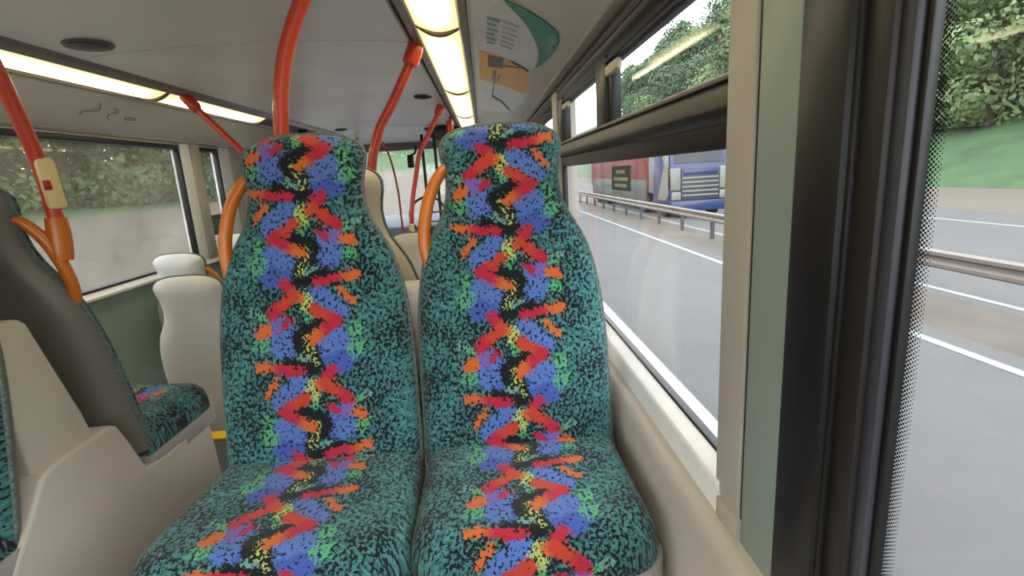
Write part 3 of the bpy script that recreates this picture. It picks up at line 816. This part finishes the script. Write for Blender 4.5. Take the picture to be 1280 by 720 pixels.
# wheel boxes under the raised seats ---------------------------------------------------
def wheel_box(dy, x0, x1, label, name):
    o = empty(name, (x0 if x0 < x1 else x1, 1.2 + dy, -1.07), label, 'wheel box')
    prof = [(.42, -1.07), (.42, -.82), (.97, -.80), (1.075, -.675), (1.115, -.618), (1.16, -.606), (1.335, -.602), (1.365, -.615), (1.40, -.690), (1.44, -.790), (1.52, -.800), (1.74, -.790), (1.785, -.820), (1.80, -1.07)]
    bm = bmesh.new(); extrude_x(bm, [(p[0] + dy - o.location.y, p[1] + 1.07) for p in prof], x0 - o.location.x, x1 - o.location.x, .012, 3); mesh_obj('box_shell', bm, M['cream'], o, sharp=60)
    # tapering cover between the two seat backs
    prof = [(1.125, -.63), (1.320, -.63), (1.300, -.54), (1.215, -.275), (1.195, -.258), (1.145, -.254), (1.130, -.27), (1.118, -.50)]
    bm = bmesh.new(); extrude_x(bm, [(p[0] + dy - o.location.y, p[1] + 1.07) for p in prof], x0 - .03 - o.location.x, x1 + .03 - o.location.x, .008, 3); mesh_obj('back_cover', bm, M['cream'], o, sharp=60)
wheel_box(0, -1.06, -2.07, 'long cream moulded wheel box under the left-hand seats', 'wheel_box')
wheel_box(.14, .296, -.60, 'cream moulded wheel box under the patterned facing seats', 'wheel_box')

# ------------------------------------------------------------------ grab poles
def pole(pts, label, r=.0175, sleeve=None, foot=None, bell=None, cat='grab pole', n=8):
    base = Vector(pts[-1]); o = empty('grab_pole', base, label, cat)
    pth = [p - base for p in smooth_path(pts, n)]
    bm = bmesh.new(); tube(bm, pth, r, 16); mesh_obj('tube', bm, M['pole'], o)
    if sleeve:
        k = sleeve; bm = bmesh.new(); tube(bm, [pth[i] for i in range(0, k)], [r * 1.7 if 0 < i else r * 1.5 for i in range(0, k - 1)] + [r * 1.35], 16); mesh_obj('sleeve', bm, M['pole'], o)
    if foot:
        bm = bmesh.new(); q = pth[-foot:]; tube(bm, q, [r * (1.2 + .3 * math.sin(math.pi * (.1 + .75 * i / (len(q) - 1)))) for i in range(len(q))], 16); mesh_obj('clamp', bm, M['handle'], o)
    if bell is not None:
        k, cm, face = bell
        p = pth[k]; d = (pth[k + 1] - pth[k - 1]).normalized()
        if d.z < 0: d = -d
        yv = Vector(face); yv = (yv - d * yv.dot(d)).normalized(); xv = yv.cross(d)
        rot = Matrix((xv, yv, d)).transposed().to_4x4()
        bx = nbox('bell_push', (-.018, -.026, -.066), (.022, .028, .062), M['bell'], o, .012); bx.matrix_local = Matrix.Translation(p + xv * cm) @ rot
        nbox('push_button', (.004, .027, -.016), (.020, .032, .008), M['redb'], bx, .003)
    return o
# left pole rising from the big seat's handle
P1 = [(-1.10, 1.20, .56), (-1.10, 1.262, .46), (-1.10, 1.325, .29), (-1.10, 1.372, .105), (-1.10, 1.382, .0), (-1.102, 1.383, -.075), (-1.104, 1.376, -.150)]
pole(P1, 'red-orange grab pole with cream bell push at the left edge', foot=13, bell=(28, -.008, (.75, -.66, 0)))
# pole behind the left facing seat
pole([(-.33, 1.40, .57), (-.372, 1.40, .50), (-.425, 1.40, .42), (-.468, 1.40, .33), (-.492, 1.40, .25), (-.505, 1.40, .17), (-.51, 1.40, .09), (-.51, 1.44, -.1)], 'thick orange pole rising behind the left facing seat', .019)
# pole between the two facing seats, with a socket at the ceiling
pole([(-.222, 2.15, .515), (-.232, 2.15, .485), (-.262, 2.15, .425), (-.30, 2.15, .36), (-.345, 2.15, .285), (-.395, 2.15, .21), (-.43, 2.15, .12), (-.452, 2.15, .02), (-.46, 2.15, -.08), (-.465, 2.2, -.45)],
     'orange pole with thick ceiling socket between the facing seats', .0185, sleeve=16)
pole([(-.262, 4.0, .525), (-.285, 4.0, .50), (-.325, 4.0, .42), (-.40, 4.0, .30), (-.47, 4.0, .17), (-.507, 4.0, .024), (-.55, 4.0, -.15), (-.575, 4.0, -.33), (-.59, 4.05, -.55)],
     'far orange pole curving down in front of the windscreen', .0175, sleeve=14, bell=(58, 0, (.1, -1, 0)))
pole([(-1.55, 2.95, .515), (-1.52, 2.95, .47), (-1.45, 2.95, .385), (-1.37, 2.95, .29), (-1.29, 2.95, .195), (-1.22, 2.95, .08), (-1.17, 2.95, -.08), (-1.15, 2.97, -.30), (-1.16, 3.0, -.55)],
     'slanting orange pole crossing under the left-hand light strip', .0175, sleeve=13)
pole([(-.25, 4.75, .52), (-.262, 4.75, .2), (-.275, 4.75, -.2), (-.28, 4.75, -.75), (-.28, 4.75, -1.42)], 'upright red-orange pole close to the right facing seat, nearer', .019)
pole([(-.30, 5.1, .52), (-.302, 5.1, .2), (-.305, 5.1, -.6), (-.31, 5.1, -1.42)], 'upright red-orange pole by the driver, farther', .018)
pole([(-1.38, 6.0, .53), (-1.37, 6.0, .4), (-1.34, 6.0, .2), (-1.32, 6.0, -.6), (-1.32, 6.0, -1.42)], 'distant dark red pole by the front door', .02)
pole([(-1.03, 5.6, .40), (-.98, 5.6, .30), (-.945, 5.6, .15), (-.92, 5.6, -.05), (-.91, 5.6, -.3), (-.91, 5.6, -1.42)], 'thin distant curved pole in front of the windscreen', .011)

# ------------------------------------------------------------------ outside: barrier, lorry, trees
o = empty('crash_barrier', (6.75, 0, GZ), 'pale steel crash barrier along the central reserve', 'crash barrier')
bm = bmesh.new()
wprof = [(0, .52), (-.05, .55), (-.05, .60), (0, .64), (0, .68), (-.05, .72), (-.05, .77), (0, .80), (.012, .80), (-.035, .765), (-.035, .725), (.015, .685), (.015, .635), (-.035, .595), (-.035, .555), (.012, .52)]
extrude_y(bm, wprof, -20, 160); mesh_obj('rail_beam', bm, M['steel'], o, sharp=30)
bm = bmesh.new(); box(bm, (.02, -.06, -.02), (.11, .06, .74)); proto = mesh_obj('post', bm, M['post'], o, smooth=False); proto.location = (0, -4.0, 0)
for k in range(1, 46):
    c = proto.copy(); COL.objects.link(c); c.parent = o; c.location = (0, -4.0 + 2.4 * k, 0)

lo = empty('lorry', (9.05, 21.5, GZ), 'blue and white lorry with a red trailer on the far carriageway', 'lorry')
def LB(name, lo_, hi_, m, bev=.04, parent=None): return nbox(name, lo_, hi_, M[m], parent or lo, bev)
bm = bmesh.new(); extrude_x(bm, [(.0, .55), (-.02, 1.55), (.10, 2.2), (.34, 3.3), (.55, 3.75), (2.3, 3.85), (2.3, .55)], -1.25, 1.25, .06); cab = mesh_obj('cab', bm, M['blue'], lo)
bm = bmesh.new(); sheet(bm, [(-1.05, .115, 2.28), (1.05, .115, 2.28), (.98, .315, 3.18), (-.98, .315, 3.18)], (0, -.9, .25), .03); mesh_obj('windscreen', bm, M['ldark'], lo, smooth=False)
g = LB('grille', (-.80, -.05, .78), (.80, .0, 2.05), 'ldark', .02)
for z in (.92, 1.10, 1.28, 1.46, 1.64): LB('slat', (-.76, -.085, z), (.76, -.045, z + .07), 'lwhite', .01, g)
LB('badge_panel', (-.72, -.08, 1.80), (.72, -.04, 2.0), 'blue', .01, g)
LB('bumper', (-1.25, -.12, .30), (1.25, .3, .74), 'blue', .05)
for x in (-1, 1):
    LB('headlight', (x * 1.02 - .2, -.10, .78), (x * 1.02 + .2, .0, 1.12), 'lwhite', .04)
    LB('corner_panel', (x * 1.04 - .21, -.06, 1.18), (x * 1.04 + .21, .3, 2.1), 'lwhite', .05)
    LB('mirror', (x * 1.42 - .1, .0, 2.1), (x * 1.42 + .1, .14, 2.75), 'lwhite', .04)
bm = bmesh.new(); sheet(bm, [(-1.255, .25, .95), (-1.255, .25, 2.4), (-1.255, .9, 3.5), (-1.255, 1.5, 3.6), (-1.255, .8, 2.2), (-1.255, 1.4, 1.1), (-1.255, 1.6, .75), (-1.255, .6, .75)], (-1, 0, 0), .012); mesh_obj('swoosh', bm, M['lwhite'], lo, smooth=False)
tr = LB('trailer_box', (-1.25, 3.0, 1.15), (1.25, 16.0, 3.95), 'red', .04)
LB('lower_skirt', (-1.26, 3.3, .55), (-1.2, 15.6, 1.6), 'lgrey', .01)
LB('front_fairing', (-1.24, 2.3, 1.0), (1.24, 2.98, 3.8), 'lwhite', .05)
LB('chassis', (-.5, .4, .5), (.5, 15.8, 1.14), 'ldark', .02)
for y in (1.1, 4.0, 11.8, 13.1, 14.4):
    for x in (-1.02, 1.02):
        bm = bmesh.new(); disc_lathe(bm, [(.28, -.15), (.48, -.15), (.52, -.11), (.52, .11), (.48, .15), (.28, .15)], (x, y, .52), 'x', 24); wh = mesh_obj('wheel', bm, M['tyre'], lo)
        bm = bmesh.new(); disc_lathe(bm, [(.05, -.17), (.26, -.155), (.26, .155), (.05, .17)], (x, y, .52), 'x', 18); mesh_obj('hub', bm, M['lgrey'], wh)

def leaf_mat(name, c0, c1):
    m = bpy.data.materials.new(name); m.use_nodes = True; n = m.node_tree; b = n.nodes['Principled BSDF']
    b.inputs['Roughness'].default_value = .8; b.inputs['Specular IOR Level'].default_value = .2
    t = n.nodes.new('ShaderNodeTexCoord'); k = n.nodes.new('ShaderNodeTexNoise'); k.inputs['Scale'].default_value = .9; k.inputs['Detail'].default_value = 6
    r = n.nodes.new('ShaderNodeValToRGB'); r.color_ramp.elements[0].position = .35; r.color_ramp.elements[1].position = .65
    r.color_ramp.elements[0].color = lin(c0); r.color_ramp.elements[1].color = lin(c1)
    n.links.new(t.outputs['Object'], k.inputs['Vector']); n.links.new(k.outputs['Fac'], r.inputs['Fac']); n.links.new(r.outputs['Color'], b.inputs['Base Color'])
    return m
LEAF = [leaf_mat('leaf_mid', (70, 92, 64), (104, 124, 88)), leaf_mat('leaf_dark', (58, 82, 60), (88, 110, 82)), leaf_mat('leaf_light', (84, 106, 70), (122, 138, 98))]
def tree_proto(seed, H, W, leaf):
    rnd = random.Random(seed)
    crown = bmesh.new(); lobes = []
    for k in range(16):
        a = rnd.uniform(0, 6.283); h = rnd.uniform(.10, .92); rr = W * (1 - abs(h - .42) * .9) * rnd.uniform(.25, .62)
        lobes.append((Vector((rr * math.cos(a), rr * math.sin(a), H * h)), W * rnd.uniform(.34, .52)))
    for c, r in lobes:
        for q in range(430):
            d = Vector((rnd.gauss(0, 1), rnd.gauss(0, 1), rnd.gauss(0, 1))).normalized()
            p = c + d * r * rnd.uniform(.72, 1.08); p.z = max(.15, p.z)
            u = Vector((rnd.gauss(0, 1), rnd.gauss(0, 1), rnd.gauss(0, 1))); u = (u - d * u.dot(d) * .7).normalized(); v = d.cross(u).normalized()
            s = rnd.uniform(.14, .32)
            crown.faces.new([crown.verts.new(p + u * s), crown.verts.new(p + v * s * .6), crown.verts.new(p - u * s), crown.verts.new(p - v * s * .6)])
    me = bpy.data.meshes.new('crown'); crown.to_mesh(me); crown.free(); me.materials.append(leaf)
    bmt = bmesh.new(); tube(bmt, [(0, 0, -.6), (.1, 0, H * .3), (0, .15, H * .75)], [W * .07, W * .05, W * .02], 10)
    for c, r in lobes[:7]: tube(bmt, [(0, 0, H * .25), c * .5 + Vector((0, 0, H * .2)), c], [W * .03, W * .022, W * .01], 6)
    mt = bpy.data.meshes.new('trunk'); bmt.to_mesh(mt); bmt.free(); mt.materials.append(M['bark'])
    return me, mt
PROT = [tree_proto(1, 13.5, 5.2, LEAF[0]), tree_proto(2, 15.0, 5.6, LEAF[1]), tree_proto(3, 11.5, 5.0, LEAF[2])]
def tree(k, x, y, z, s, label, group):
    e = empty('tree', (x, y, z), label, 'tree', group, rz=random.uniform(0, 6.28)); e.scale = (s, s, s)
    for nm, me in zip(('crown', 'trunk'), PROT[k]):
        c = bpy.data.objects.new(nm, me); COL.objects.link(c); c.parent = e
for x, y0, y1, sc_, lab, grp in ((34.0, 10, 118, 1.0, 'leafy green tree on the grass bank beyond the far carriageway', 'trees on the right-hand bank'),
                            (42.5, 16, 150, 1.2, 'taller green tree in the second row up the wooded slope', 'trees up the right-hand slope'),
                            (51.5, 60, 182, 1.35, 'tall tree at the top of the wooded slope against the sky', 'trees along the top of the slope')):
    y = y0
    while y < y1:
        tree(random.choice((0, 1, 1, 2)), x + random.uniform(-1, 1.2), y, 1.1 + (x - 33) * .646 - .6, sc_ * random.uniform(.85, 1.1), lab, grp)
        y += random.uniform(5.4, 7.0) * sc_
y = 3.0
while y < 90:
    tree(random.choice((0, 2, 2)), -25 + random.uniform(-1.2, 1.2), y, -.9, random.uniform(.75, 1.0), 'pale green roadside tree seen through the left-hand windows', 'trees along the left-hand side')
    tree(random.choice((0, 0, 1)), -33 + random.uniform(-1.2, 1.2), y + 2, -.2, random.uniform(1.0, 1.25), 'taller tree behind the pale roadside trees on the left', 'back row of trees on the left')
    y += random.uniform(4.4, 5.8)
for x in range(-52, 8, 7):
    tree(random.choice((0, 2)), x + random.uniform(-1, 1), 104 + random.uniform(-4, 4), 5.6, random.uniform(.9, 1.2), 'distant tree on the rise ahead of the windscreen', 'trees ahead of the bus')
